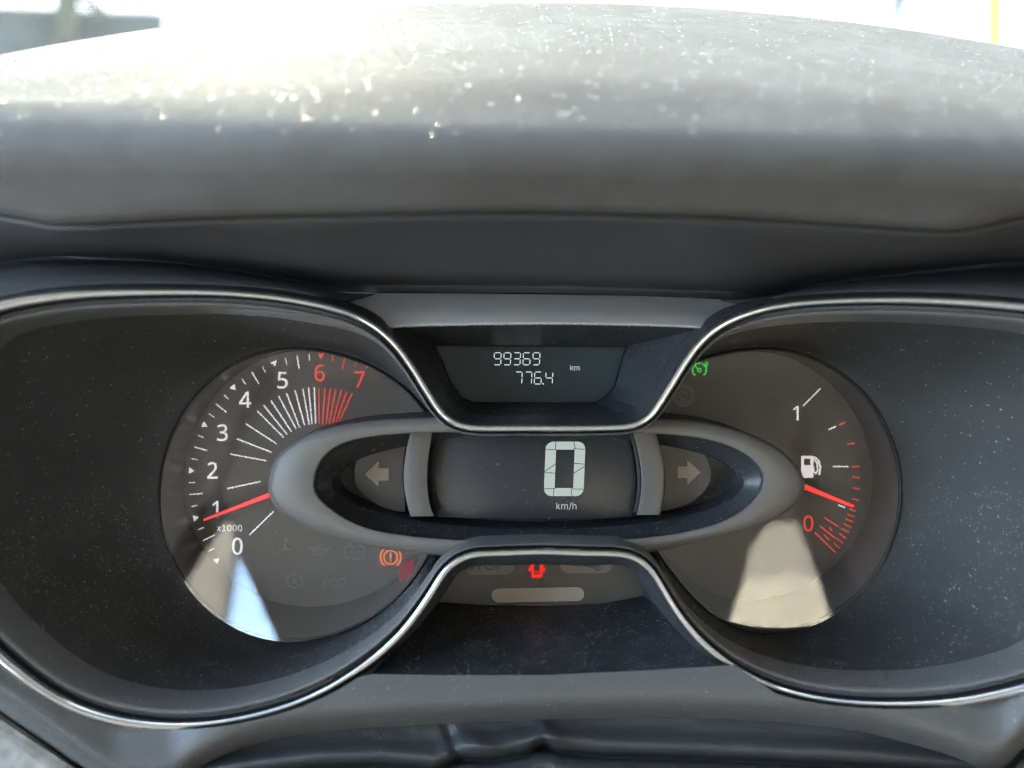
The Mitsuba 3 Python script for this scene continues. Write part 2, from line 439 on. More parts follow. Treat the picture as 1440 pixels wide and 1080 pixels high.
gauge = {'left': 'rev_counter', 'right': 'fuel_gauge'}
tag('rev_counter', 'rev counter dial with white numerals 0 to 5 and red 6 and 7', 'gauge', 'round dials of the instrument panel')
tag('fuel_gauge', 'fuel gauge dial with a pump symbol and red needle', 'gauge', 'round dials of the instrument panel')
for side, q in DIALS.items():
    g = gauge[side]
    El = q['El']
    ex_, ey_ = px_of(El).T
    Fa = L(720 + (ex_ - 720) * 0.925, 540 + (ey_ - 540) * np.where(ey_ > 540, 0.925 - 0.06 * np.clip((ey_ - 540) / 250, 0, 1), 0.925), FACE_W)
    c = L(*q['c'], DIAL_W)
    top = np.column_stack([c[:2] + (El[:, :2] - c[:2]) * 0.985, np.full(NA, DIAL_W - 0.0004)])
    rows = [top * (1 - t) + np.column_stack([Fa[:, :2], np.full(NA, FACE_W)]) * t for t in np.linspace(0, 1, 8)]
    obj(g + '__side_wall', grid_mesh(np.array(rows), True), 'm_dial_wall', True)
    cen = Fa.mean(0)
    obj(g + '__dial_face', grid_mesh(np.stack([Fa, cen + (Fa - cen) * 0.001]), True), 'm_dial', False)
    edge_o, edge_i = c[:2] + (El[:, :2] - c[:2]) * 0.997, c[:2] + (El[:, :2] - c[:2]) * 0.977
    ring_rows = [np.column_stack([edge_o, np.full(NA, DIAL_W + 0.0002)]), np.column_stack([edge_o * .7 + edge_i * .3, np.full(NA, DIAL_W + 0.0011)]), np.column_stack([edge_o * .2 + edge_i * .8, np.full(NA, DIAL_W + 0.0008)]), np.column_stack([edge_i, np.full(NA, DIAL_W - 0.0006)])]
    obj(g + '__edge', grid_mesh(np.array(ring_rows), True), 'm_edge', True, label='black edge round the dial')
    # clear cover, very slightly domed
    cc = El.mean(0)
    rr = np.linspace(0.99, 0.0005, 14)
    # it leans back a little, so that its lower half mirrors the windows behind the driver
    lens = np.stack([np.column_stack([cc[:2] + (El[:, :2] - cc[:2]) * s, np.full(NA, DIAL_W - 0.0002) + 0.0005 * (1 - s * s) - 0.06 * (El[:, 1] - cc[1]) * s]) for s in rr])
    obj(g + '__lens', grid_mesh(lens, True), 'm_lens', True, label='clear domed cover with pale reflections')

# rev counter markings
FW = FACE_W + 0.0002
TC, TR = (447.0, 679.0), 181.0
WHITE_E, RED_E = (0.50, 0.475, 0.48), (0.45, 0.035, 0.02)


def polar(c, r, deg):
    return c[0] + r * math.cos(math.radians(deg)), c[1] - r * math.sin(math.radians(deg))


def mark(name, poly, red=False, **kw):
    return obj(name, plate(poly, FW), 'm_red' if red else 'm_white', False, emit=RED_E if red else WHITE_E, **kw)


for i in range(29):
    deg = 217.5 - 21.5 * i / 4
    red = i >= 24
    if i % 4 == 0:
        a, b, tip = polar(TC, TR + 1, deg - 1.5), polar(TC, TR + 1, deg + 1.5), polar(TC, TR - 7, deg)
        mark('rev_counter__marker', Polygon([a, b, tip]), red)
    else:
        r0, wd = (TR - 19, 1.5) if i % 4 == 2 else (TR - 9, 1.3)
        mark('rev_counter__tick', line(*polar(TC, r0, deg), *polar(TC, TR, deg), wd), red)
fan = [(324, 638.5, 375, 648), (320, 687, 367, 677), (333, 617, 382, 636), (346, 596, 389, 624), (362, 578, 399, 615), (371, 570, 404, 611), (381, 563, 410, 607),
       (392, 557, 416.5, 603), (403, 553, 421.5, 601), (415, 549, 428.5, 598), (426, 547, 435, 597), (434, 545, 439, 596), (442, 545, 444, 596), (385, 719, 351, 752)]
for f in fan:
    mark('rev_counter__fan_line', line(*f, 1.7))
fan_red = [(448.8, 545, 449, 596), (457.2, 545, 454, 597), (465, 546, 458.5, 596), (472.7, 547, 463, 596), (480.5, 548.5, 468, 595), (488, 551, 473, 593), (495.5, 553, 478.5, 590)]
for f in fan_red:
    mark('rev_counter__fan_line', line(*f, 1.9), True)
for t, x, y in (('0', 334, 768), ('1', 303, 716), ('2', 299, 661.5), ('3', 313, 608.5), ('4', 345, 562), ('5', 397.5, 534.7), ('6', 449.6, 524.5), ('7', 505.5, 533.5)):
    mark('rev_counter__numeral', put(text_shape(t, 23, 1), x, y), t in '67')
mark('rev_counter__unit_lettering', put(text_shape('x1000', 8.6), 323, 742.5))


def needle(name, base, tip, w0, w1, w):
    b, t = np.array(base, float), np.array(tip, float)
    dv = (t - b) / np.linalg.norm(t - b)
    n = np.array([-dv[1], dv[0]])
    prof = Polygon([b + n * w0, t + n * w1, t + dv * w1 * 0.8, t - n * w1, b - n * w0])
    lower = dome(prof.buffer(0.9), [(0, w - 0.0035), (0, w - 0.0008), (0.7, w)])
    top = dome(prof, [(0, w - 0.0004), (0, w + 0.0006), (0.9, w + 0.0011)])
    return top, lower


for g, base, tip, w0, w1 in (('rev_counter', (400, 688), (287, 731), 4.2, 1.9), ('fuel_gauge', (1100, 672), (1200, 712), 4.8, 2.4)):
    top, lower = needle(g, base, tip, w0, w1, FACE_W + 0.010)
    obj(g + '__needle', top, 'm_needle', 25, emit=(0.75, 0.010, 0.006), label='red needle')
    obj(g + '__needle__underside', lower, 'm_needle_side', 25)

# faint unlit symbols of the rev counter
def icon(name, poly, mat='m_lamp_off', w=FW, emit=None, label=None, thick=0.00015):
    return obj(name, plate(poly, w, thick), mat, False, emit=emit, label=label)


def battery(cx, cy, s):
    body = Polygon([(cx - s, cy - .6 * s), (cx + s, cy - .6 * s), (cx + s, cy + .7 * s), (cx - s, cy + .7 * s)])
    return unary_union([body.difference(body.buffer(-1.1)), sbox(cx - .7 * s, cy - .85 * s, cx - .35 * s, cy - .6 * s), sbox(cx + .35 * s, cy - .85 * s, cx + .7 * s, cy - .6 * s),
                        line(cx - .6 * s, cy, cx - .2 * s, cy, 1), line(cx + .2 * s, cy, cx + .6 * s, cy, 1), line(cx + .4 * s, cy - .2 * s, cx + .4 * s, cy + .2 * s, 1)])


def thermometer(cx, cy, s):
    return unary_union([line(cx, cy - s, cx, cy + .3 * s, 1.6), Point(cx, cy + .45 * s).buffer(.28 * s), *[line(cx, cy - s + k * .35 * s, cx + .5 * s, cy - s + k * .35 * s, 1) for k in (0.2, 1, 1.8)],
                        path([(cx - s + k * s / 4, cy + .75 * s + (1 if k % 2 else -1)) for k in range(9)], 1.1)])


def oil_can(cx, cy, s):
    return unary_union([path([(cx - 1.2 * s, cy - .2 * s), (cx - .7 * s, cy - .4 * s), (cx - .5 * s, cy + .45 * s), (cx + .5 * s, cy + .45 * s), (cx + 1.2 * s, cy - .3 * s), (cx + .5 * s, cy - .05 * s), (cx - .6 * s, cy - .15 * s)], 1.2),
                        line(cx - .15 * s, cy - .15 * s, cx - .15 * s, cy - .5 * s, 1.2), line(cx - .5 * s, cy - .5 * s, cx + .2 * s, cy - .5 * s, 1.2)])


icon('rev_counter__temperature_symbol', thermometer(401, 766, 9))
icon('rev_counter__oil_symbol', oil_can(449, 774, 12))
icon('rev_counter__battery_symbol', battery(499, 776, 14))
icon('rev_counter__auto_stop_symbol', unary_union([put(text_shape('A', 9, 1), 414, 817), Point(414, 817).buffer(9.5).exterior.buffer(.7), path(arc(414, 817, 12, 140, 220), 1.1), path(arc(414, 817, 12, -40, 40), 1.1)]))
icon('rev_counter__eco_lettering', put(text_shape('ECO', 12), 470, 819))
# lit brake warning: exclamation mark in a circle with two outer arcs
bx, by = 549.4, 783.5
brake = unary_union([Point(bx, by).buffer(9.6).exterior.buffer(1.0), path(arc(bx, by, 14.3, 128, 232), 2.0), path(arc(bx, by, 14.3, -52, 52), 2.0)])
icon('rev_counter__brake_warning_symbol', brake, 'm_lit', FW, (1.1, 0.20, 0.035), 'lit orange red brake warning symbol', 0.00005)
icon('rev_counter__brake_warning_symbol__exclamation_mark', unary_union([line(bx, by - 6, bx, by + 2.2, 2.2), Point(bx, by + 5).buffer(1.3)]), 'm_lit', FW, (1.1, 0.24, 0.05), None, 0.0003)

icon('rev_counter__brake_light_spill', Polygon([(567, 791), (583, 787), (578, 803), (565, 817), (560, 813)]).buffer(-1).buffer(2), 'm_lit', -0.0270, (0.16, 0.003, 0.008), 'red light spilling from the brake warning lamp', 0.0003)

# ------------------------------------------------------------------ fuel gauge markings
for f in ((1129, 571, 1154, 546, 1.8), (1165, 604, 1175.5, 599.5, 1.9), (1171, 656, 1193, 656, 1.8), (1178, 710, 1188.5, 713.5, 2)):
    mark('fuel_gauge__tick', line(*f))
for f in ((1179.5, 597.5, 1189, 593.5), (1191, 625, 1202, 623), (1198, 656, 1209, 656), (1198.5, 670.5, 1209.5, 672), (1198.7, 686, 1209.5, 688), (1197, 701, 1208, 704), (1193.5, 715, 1203.5, 719.3), (1191.5, 723, 1202, 727.2),
          (1188.5, 729.5, 1200, 734.5), (1186, 736.3, 1197, 741.8), (1182.7, 743.2, 1193.5, 749), (1179.8, 750, 1189.7, 757), (1175.4, 756.4, 1185.3, 764), (1172.5, 764, 1181.2, 771),
          (1159, 728, 1179, 740.5), (1152.5, 739.5, 1174.5, 757), (1145.5, 748.5, 1175, 777), (1166, 741, 1170, 747), (1158.5, 751.5, 1166, 759)):
    mark('fuel_gauge__tick', line(*f, 1.7), True)
mark('fuel_gauge__numeral', put(text_shape('1', 20.5, 1), 1119, 581))
mark('fuel_gauge__numeral', put(text_shape('0', 21.5, 1), 1136.6, 736), True)
pump = sbox(1127.5, 642, 1142.5, 671).buffer(1).buffer(-0).difference(sbox(1130.5, 645, 1139.5, 654))
pump = unary_union([pump, path([(1143, 645), (1149, 651), (1149.5, 662), (1147, 666), (1144, 663), (1143.4, 656)], 2.2), path([(1145, 643), (1151, 648), (1153.5, 657), (1152, 667)], 2.6)])
mark('fuel_gauge__pump_symbol', pump)


def cruise(cx, cy, r, wd):
    s = [path(arc(cx, cy, r, -50, 230, 40), wd), Point(cx, cy).buffer(r * .27).exterior.buffer(wd * .45), line(cx - r * .25, cy - r * .2, cx - r * .62, cy - r * .58, wd * .9)]
    s += [line(*polar((cx, cy), r * .74, a), *polar((cx, cy), r, a), wd * .8) for a in (0, 45, 90, 135, 180, -45, 225)]
    return unary_union(s)


icon('fuel_gauge__cruise_control_symbol', unary_union([cruise(983.4, 520.5, 9.8, 1.15), Point(993.3, 512.2).buffer(2.2).exterior.buffer(.55), line(993.3, 514.4, 993.3, 516.6, 1.1)]), 'm_lit', FW, (0.06, 0.85, 0.09), 'lit green cruise control symbol', 0.00005)
icon('fuel_gauge__lamp_disc', Point(961, 556).buffer(16.5), 'm_lamp_off')
icon('fuel_gauge__lamp_disc__symbol', cruise(961, 556, 9, 1.3), 'm_lamp_dark', FW + 0.0003)


def headlamp(cx, cy, s, down=0.0, wavy=False):
    body = path(arc(cx + .1 * s, cy, .62 * s, -90, 90, 14) + [(cx + .1 * s, cy - .62 * s), (cx + .1 * s, cy + .62 * s)], 1.0)
    rays = [line(cx - .1 * s, cy + k * .4 * s, cx - .9 * s, cy + k * .4 * s + down * s, 1.0) for k in (-1, -.33, .33, 1)]
    if wavy:
        rays.append(path([(cx - .5 * s, cy - .8 * s), (cx - .42 * s, cy - .3 * s), (cx - .58 * s, cy + .2 * s), (cx - .5 * s, cy + .8 * s)], 1.0))
    return unary_union([body, *rays])


M('m_faint', two(principled((0.142, 0.128, 0.117), 0.5)))
for nm, pl in (('front_fog_lamp_symbol', headlamp(1032, 509, 13, .25, True)), ('main_beam_symbol', headlamp(1077, 511, 13)), ('rear_fog_lamp_symbol', headlamp(1013, 552, 12, 0, True)), ('dipped_beam_symbol', headlamp(1055, 573, 13, .25)),
               ('side_lamp_symbol', unary_union([headlamp(1083, 552, 9), headlamp(1100, 552, 9)]))):
    icon('fuel_gauge__' + nm, pl, 'm_faint')

# ------------------------------------------------------------------ silver frame and the recess with the speed display
E_OUT = [(377, 684), (380, 665), (390, 642), (422, 616), (462, 601), (521, 591), (588, 587.5), (680, 585), (755, 584.5), (840, 585), (925, 587), (997, 594), (1055, 611), (1102, 636), (1125, 662), (1132, 682),
         (1122, 705), (1094, 728), (1055, 744), (997, 758.5), (938, 772), (860, 783), (755, 787), (650, 783), (588, 778), (521, 769), (462, 754), (422, 738), (390, 716), (380, 700)]
E_IN = [(443, 682), (446, 662), (455, 645), (474, 628), (512, 616), (576, 609.5), (660, 607.5), (756, 607), (850, 607.5), (938, 611), (997, 619), (1043, 636), (1067, 657), (1073, 675), (1067, 693), (1043, 718), (1011, 735), (967, 747),
        (880, 758), (756, 762), (630, 758), (535, 747), (492, 732), (462, 712), (447, 696)]
NE = 420
angs_e = np.linspace(0, 2 * math.pi, NE, endpoint=False)


def by_angle(pts):
    c = closed_curve(pts, 1200)
    c3 = np.column_stack([c, np.zeros(len(c))])
    return ray_out(c3, E_C[0], E_C[1], angs_e)[:, :2]


eo, ei = by_angle(E_OUT), by_angle(E_IN)
prof = [(-0.045, 0.00, -0.034), (0.0, 0.0, -0.0145)]
rows = []
SW = -0.0035
for t, w in ((0.0, SW - 0.012), (0.0, SW - 0.0016), (0.015, SW - 0.0006), (0.05, SW), (0.3, SW + 0.0006), (0.6, SW + 0.0002), (0.86, SW - 0.0010), (0.93, SW - 0.0018), (0.975, SW - 0.0030), (1.0, SW - 0.0046)):
    q = ei + (eo - ei) * t
    rows.append(L(q[:, 0], q[:, 1], w))
d_out = (eo - np.array(E_C)) / np.linalg.norm(eo - np.array(E_C), axis=1, keepdims=True)
base_o = eo
for off, w in ((0.5, SW - 0.0062), (3.0, SW - 0.014), (7.0, -0.0345)):
    # flared skirt; the offset is in the plane of the panel, so the skirt narrows into the picture by itself
    p = L(eo[:, 0], eo[:, 1], SW - 0.0046)
    p[:, :2] += d_out * np.array([1, -1]) * off * 0.00033
    p[:, 2] = w
    rows.append(p)
frame = grid_mesh(np.array(rows), True)


def closed_tube(rows):
    r, c = len(rows), rows[0].shape[0]
    P = np.array(rows).reshape(-1, 3)
    idx = np.arange(r * c).reshape(r, c)
    idx = np.vstack([idx, idx[:1]])
    idx = np.hstack([idx, idx[:, :1]])
    a, b, cc, d = idx[:-1, :-1].ravel(), idx[:-1, 1:].ravel(), idx[1:, 1:].ravel(), idx[1:, :-1].ravel()
    return P, np.vstack([np.c_[a, b, cc], np.c_[a, cc, d]])


def manifold_of(P, Fc):
    m = m3.Manifold(m3.Mesh(np.ascontiguousarray(P, np.float32), np.ascontiguousarray(Fc, np.uint32)))
    if m.volume() < 0:
        m = m3.Manifold(m3.Mesh(np.ascontiguousarray(P, np.float32), np.ascontiguousarray(Fc[:, ::-1], np.uint32)))
    return m


P_, F_ = closed_tube(rows)
fm = manifold_of(P_ * 1000, F_)
clip_poly = Polygon(ring_off(cr + 0.0012, 0)[:, :2]).buffer(0)
cs = m3.CrossSection([np.asarray(shapely.geometry.polygon.orient(clip_poly).exterior.coords)[:-1] * 1000])
prism = m3.Manifold.extrude(cs, 90).translate((0, 0, -70))
clipped = fm ^ prism
mm = clipped.to_mesh()
fr = trimesh.Trimesh(mm.vert_properties[:, :3] / 1000, mm.tri_verts, process=False)
# the face is satin silver, the skirt and the inner wall black: split by where a triangle lies
fw = fr.vertices[fr.faces].mean(1)
is_face = (fw[:, 2] > SW - 0.0075) & (np.abs(fr.face_normals[:, 2]) > 0.12)
for sgn, side_ in ((-1, 'left'), (1, 'right')):
    half = (fw[:, 0] - L(756, 684, 0)[0]) * sgn > 0
    nm_ = key_of(panel + '__silver_frame')
    obj(nm_, fr.submesh([np.nonzero(is_face & half)[0]], append=True), 'm_silver', 35, label=f'satin silver half of the oval frame, {side_} of the speed display')
    obj(nm_ + '__skirt', fr.submesh([np.nonzero(~is_face & half)[0]], append=True), 'm_black', 35)

# recess
step = ellipse(756, 679, 291, 66.5, 360)
floor_ = ellipse(756, 672, 277, 61, 360)


def by_angle_px(c):
    return ray_out(np.column_stack([c, np.zeros(len(c))]), E_C[0], E_C[1], angs_e)[:, :2]


st, fl = by_angle_px(step), by_angle_px(floor_)
rows = [L(*ei.T, SW - 0.0125), L(*(ei * .8 + st * .2).T, SW - 0.0145), L(*st.T, -0.0205), L(*(st * .9 + fl * .1).T, -0.0225), L(*fl.T, -0.030)]
cfl = L(756, 672, -0.030)
rows.append(cfl + (rows[-1] - cfl) * 0.001)
recess_mesh = grid_mesh(np.array(rows), True)
obj(panel + '__recess', recess_mesh, 'm_black', 30, label='dusty black recess inside the silver frame')

# turn signal panels with arrows
LP = open_curve([(571, 720), (548, 717), (533, 711), (517, 701), (502, 686), (497, 667), (500, 650), (510, 636), (533, 622), (575, 612)], 40)
lp = Polygon(np.vstack([LP, [(569, 640), (567, 668), (570, 700)]]))
RP = open_curve([(928, 719), (950, 715), (973, 706), (990, 692), (1000, 672), (996, 648), (982, 629), (953, 617), (920, 613)], 40)
rp = Polygon(np.vstack([RP, [(930, 640), (935, 670), (933, 700)]]))
AW = -0.0245
arrow_l = Polygon([(513.5, 666.5), (532, 649.5), (532, 659), (546, 659), (546, 675.5), (532, 675.5), (532, 684)])
arrow_r = Polygon([(984.5, 664), (967, 648), (967, 656.5), (953.5, 656.5), (953.5, 672), (967, 672), (967, 681)])
for key, pan, arr, lab in (('turn_signal_indicator', lp, arrow_l, 'unlit turn signal panel with an arrow pointing left'), ('turn_signal_indicator_001', rp, arrow_r, 'unlit turn signal panel with an arrow pointing right')):
    tag(key, lab, 'indicator', 'turn signal panels beside the speed display')
    obj(key + '__panel', dome(pan, [(0, AW - 0.004), (0, AW - 0.0006), (1.2, AW)]), 'm_arrow_panel', 30)
    obj(key + '__arrow', plate(arr.buffer(0.4), AW, 0.0002), 'm_arrow', False)

# speed display
def screen_w(x, y):
    return -0.0205 + 0.0040 * (1 - ((np.asarray(x, float) - 751) / 150) ** 2) - 0.0012 * ((np.asarray(y, float) - 668) / 60) ** 2


tag('speed_display', 'glossy black speed display showing a large pale zero above km/h', 'display')
t = np.linspace(0, 1, 60)
ys = np.linspace(606, 727, 26)
left_x = np.interp(ys, [606, 613, 640, 670, 700, 727], [614, 613, 608, 606.5, 609, 615])
right_x = np.interp(ys, [606, 613, 640, 670, 700, 727], [883, 884, 890, 894, 893, 888])
gx = left_x[:, None] + (right_x - left_x)[:, None] * t
gy = np.repeat(ys[:, None], 60, 1) + 2.0 * np.clip((ys[:, None] - 700) / 27, 0, 1) * (1 - (2 * t - 1) ** 2)
S = L(gx, gy, screen_w(gx, gy))
edge = np.concatenate([S[0], S[1:, -1], S[-1, ::-1][1:], S[1:-1, 0][::-1]])
back = edge.copy()
back[:, 2] = -0.031
scr = trimesh.util.concatenate([grid_mesh(S), grid_mesh(np.stack([edge, back]), True)])
obj('speed_display__screen', scr, 'm_screen', 30)
# the digit: a rounded, leaning zero of six segments parted by hairlines
outer = Polygon([(772, 621.5), (816, 621.5), (822.5, 628), (820.5, 690), (814, 697.5), (772, 697.5), (765.5, 691), (767, 629)]).buffer(-5).buffer(5.5)
zero = put(Polygon([(-28, -38.3), (28, -38.3), (28, 38.3), (-28, 38.3)]).buffer(-11).buffer(11).difference(sbox(-13.0, -27, 13.0, 27).buffer(-1).buffer(1)), 794, 659.3, skew=-2.2)
cuts = unary_union([line(782, 615, 781, 632, 0.9), line(806, 615, 809, 632, 0.9), line(779, 687, 777.5, 704, 0.9), line(803, 687, 805.5, 704, 0.9), line(762, 632, 782, 632.5, .9), line(806, 631, 826, 632, .9),
                    line(760, 687.5, 781, 687, .9), line(804, 687.5, 826, 688, .9), line(762, 666, 783, 651, .9), line(762, 664.5, 783, 665.5, .9), line(806, 666, 826, 653, .9), line(806, 651.5, 826, 653, .9)])
for k, seg in enumerate(sorted(pieces(zero.difference(cuts)), key=lambda s: -s.area)):
    if seg.area < 6:
        continue
    if k == 0:
        pass
    obj('speed_display__digit__segment', plate(seg, screen_w, 0.0003), 'm_lit', False, emit=(0.42, 0.50, 0.46))
obj('speed_display__unit_lettering', plate(put(text_shape('km/h', 9.4), 796.5, 712), screen_w, 0.0003), 'm_lit', False, emit=(0.42, 0.48, 0.47))

# silver bars either side of the speed display
def strip_bar(a, b, wmid, bulge, wback=-0.031):
    a, b = open_curve(a, 40), open_curve(b, 40)
    t = np.array([0, 0, 0.03, 0.09, 0.2, 0.4, 0.6, 0.8, 0.91, 0.97, 1, 1])
    z = np.array([None, -1.0, -0.35, -0.1, 0.2, 0.55, 0.6, 0.3, -0.05, -0.35, -1.0, None], object)
    rows = []
    for tt, zz in zip(t, z):
        q = a + (b - a) * tt
        rows.append(L(q[:, 0], q[:, 1], wback if zz is None else wmid + bulge * zz))
    return grid_mesh(np.array(rows))


barl = ([(577, 606), (570, 640), (567.5, 670), (570.5, 700), (577, 726)], [(608.5, 606), (603, 642), (601, 670), (603, 700), (611, 726)])
barr = ([(889, 606), (898, 640), (902, 672), (900.5, 700), (895, 724)], [(921, 606), (931, 640), (934.5, 672), (933, 700), (928, 724)])
for b in (barl, barr):
    obj(panel + '__bar', strip_bar(*b, -0.0136, 0.0004), 'm_bar', 30)
barr2 = Polygon(np.vstack([open_curve([(885.5, 611), (892, 640), (896, 672), (894.5, 700), (890, 720)], 24), open_curve([(895.5, 721), (900, 700), (901.5, 672), (897.5, 640), (889.5, 610)], 24)]))
obj(panel + '__bar_trim', dome(barr2, [(0, -0.030), (0, -0.0168), (0.8, -0.0162)]), 'm_black', 30)

# ------------------------------------------------------------------ trip display in its well above the chrome notch
def loft_pairs(pairs, w0, w1, n=24, bow=0.0, sub=20):
    a = open_curve([p[0] for p in pairs] + [pairs[0][0]], 0 or 1, True) if False else None
    A, B_ = [], []
    k = len(pairs)
    for i in range(k):
        (p0, q0), (p1, q1) = pairs[i], pairs[(i + 1) % k]
        for s in np.arange(sub) / sub:
            A.append(np.array(p0) * (1 - s) + np.array(p1) * s)
            B_.append(np.array(q0) * (1 - s) + np.array(q1) * s)
    A, B_ = np.array(A, float), np.array(B_, float)
    la, lb = L(A[:, 0], A[:, 1], w0), L(B_[:, 0], B_[:, 1], w1)
    rows = []
    for t in np.linspace(0, 1, n):
        p = la * (1 - t) + lb * t
        rows.append(p)
    return np.array(rows)


TW = -0.026
pairs = [((552, 459), (609, 485)), ((660, 456.5), (690, 486)), ((770, 455.5), (770, 486.5)), ((880, 457), (840, 487)), ((987, 461), (882, 487)),
         ((965, 498), (876, 502)), ((935, 548), (864, 545)), ((920, 578), (852, 559)), ((898, 592), (838, 566.5)), ((860, 599), (800, 567)),
         ((760, 600), (752, 567)), ((664, 599), (690, 567)), ((636, 591), (666, 566.5)), ((618, 574), (648, 560)), ((602, 547), (634, 540)), ((574, 503), (621, 507))]
well = loft_pairs(pairs, 0.0025, TW)
tag('trip_display', 'dark trip display showing 99369 over 776.4 km', 'display')
obj('trip_display__well', grid_mesh(well, True), 'm_black', 20, label='black sloping surround of the trip display')
scr_poly = Polygon([p[1] for p in pairs]).buffer(3)
obj('trip_display__screen', plate(scr_poly, TW - 0.0024, 0.0004), 'm_trip_screen', False)
ledge = Polygon([p[1] for p in pairs])
obj('trip_display__ledge', dome(ledge.buffer(1.5).difference(ledge.buffer(-1.2)), [(0, TW - 0.002), (0, TW + 0.0004)]), 'm_gap', False)
SEG = {'a': ((0, 0), (1, 0)), 'b': ((1, 0), (1, 1)), 'c': ((1, 1), (1, 2)), 'd': ((0, 2), (1, 2)), 'e': ((0, 1), (0, 2)), 'f': ((0, 0), (0, 1)), 'g': ((0, 1), (1, 1))}
DIG = {'9': 'abcdfg', '3': 'abcdg', '6': 'acdefg', '7': 'abc', '4': 'bcfg'}
DW = TW - 0.0019


def seven(ch, x, y, wd, h, name, stroke=1.5):
    """one digit as a part with its lit segments as sub-parts"""
    lean = -0.05
    for s in DIG[ch]:
        (x0, y0), (x1, y1) = SEG[s]
        a = np.array([x + x0 * wd, y + y0 * h / 2])
        b = np.array([x + x1 * wd, y + y1 * h / 2])
        dv = (b - a) / np.linalg.norm(b - a)
        a, b = a + dv * 1.0, b - dv * 1.0
        a[0] -= lean * (y + h - a[1])
        b[0] -= lean * (y + h - b[1])
        obj(name + '__segment', plate(line(*a, *b, stroke), DW, 0.0002), 'm_lit', False, emit=(0.60, 0.66, 0.68))


n = 0
for row, x0, y0, pitch in (('99369', 694.5, 496, 13.6), ('776.4', 724.0, 523, 13.6)):
    x = x0
    for ch in row:
        if ch == '.':
            obj('trip_display__decimal_point', plate(sbox(x - 4.2, y0 + 15.6, x - 2.2, y0 + 17.8), DW, 0.0002), 'm_lit', False, emit=(0.60, 0.66, 0.68))
            continue
        seven(ch, x, y0, 9.6, 17.0, 'trip_display__digit' + (f'_{n:03d}' if n else ''))
        n += 1
        x += pitch + (2.2 if ch == '6' and '.' in row else 0)
obj('trip_display__unit_lettering', plate(put(text_shape('km', 7.6, 1), 808.5, 517), DW, 0.0002), 'm_lit', False, emit=(0.5, 0.55, 0.57))

# brow above the trip display, facing up
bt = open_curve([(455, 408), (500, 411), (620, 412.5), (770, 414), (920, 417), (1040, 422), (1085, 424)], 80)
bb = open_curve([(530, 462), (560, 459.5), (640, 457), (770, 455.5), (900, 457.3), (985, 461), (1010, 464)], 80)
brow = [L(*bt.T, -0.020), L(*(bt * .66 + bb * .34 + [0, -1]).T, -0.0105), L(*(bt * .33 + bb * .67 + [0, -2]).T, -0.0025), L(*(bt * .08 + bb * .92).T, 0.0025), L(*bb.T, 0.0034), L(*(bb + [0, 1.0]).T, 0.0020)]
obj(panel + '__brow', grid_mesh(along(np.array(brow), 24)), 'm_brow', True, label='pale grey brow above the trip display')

# ------------------------------------------------------------------ warning light well below the lower notch
WW = -0.034
pairs = [((524, 947), (606, 846)), ((640, 948.5), (680, 851.5)), ((770, 948), (765, 853)), ((900, 942), (850, 849)), ((1033, 934), (905, 838)),
         ((995, 900), (903, 826)), ((955, 862), (899, 806)), ((925, 826), (896, 790)), ((905, 800), (890, 776)), ((880, 788), (860, 770)), ((760, 786), (760, 768)), ((670, 788), (670, 770)),
         ((642, 798), (640, 776)), ((622, 822), (622, 792)), ((598, 858), (612, 815)), ((568, 897), (607, 832))]
lowwell = loft_pairs(pairs, 0.0065, WW)
tag('warning_light_strip', 'strip of warning lights under the chrome notch with a lit red door symbol', 'warning lights')
obj('warning_light_strip__well', grid_mesh(lowwell, True), 'm_black', 20, label='dusty black slope below the warning lights')
wpanel = Polygon([p[1] for p in pairs]).buffer(2)
obj('warning_light_strip__panel', plate(wpanel, WW - 0.0012, 0.0004), 'm_arrow_panel', False)
PW = WW - 0.0007
bar = LineString([(701, 837.5), (811.5, 835.5)]).buffer(9.8)
obj('warning_light_strip__pale_bar', plate(bar, PW, 0.0003), 'm_pill', False, label='long pale beige unlit bar')
stop_pill = LineString([(667, 795), (711, 794.5)]).buffer(13.5)
obj('warning_light_strip__stop_lamp', plate(stop_pill, PW, 0.0002), 'm_pill_dim', False, label='unlit pill shaped lamp reading STOP')
obj('warning_light_strip__stop_lamp__lettering', plate(put(text_shape('STOP', 15.5, 2), 682, 794), PW + 0.0003, 0.0002), 'm_lamp_dark', False)
spanner_pill = LineString([(801, 792.5), (848, 792)]).buffer(14)
obj('warning_light_strip__service_lamp', plate(spanner_pill, PW, 0.0002), 'm_pill_dim', False, label='unlit pill shaped lamp with a spanner symbol')
spanner = unary_union([path([(816, 793), (838, 798.5)], 4.0), Point(840, 799).buffer(4.4).difference(Point(840.5, 799).buffer(1.9)), Point(812, 792).buffer(5).difference(sbox(803, 789, 811, 793))])
obj('warning_light_strip__service_lamp__spanner', plate(spanner, PW + 0.0003, 0.0002), 'm_lamp_dark', False)
car = unary_union([Polygon([(748.5, 803), (761.5, 803), (763.5, 806), (762, 812.5), (748, 812.5), (746.5, 806)]), Polygon([(747.5, 790), (751, 790), (751, 804), (747.5, 804)]), Polygon([(759, 790), (762.5, 790), (762.5, 804), (759, 804)]),
                   sbox(748, 785, 762, 790), Polygon([(748, 793), (742, 801), (745.5, 804.5), (749, 799)]), Polygon([(762, 793), (768, 801), (764.5, 804.5), (761, 799)])]).difference(sbox(750.5, 805.3, 759.5, 807.2))
obj('warning_light_strip__door_open_symbol', plate(car, PW, 0.0003), 'm_lit', False, emit=(0.95, 0.012, 0.012), label='lit red symbol of a car with open doors')

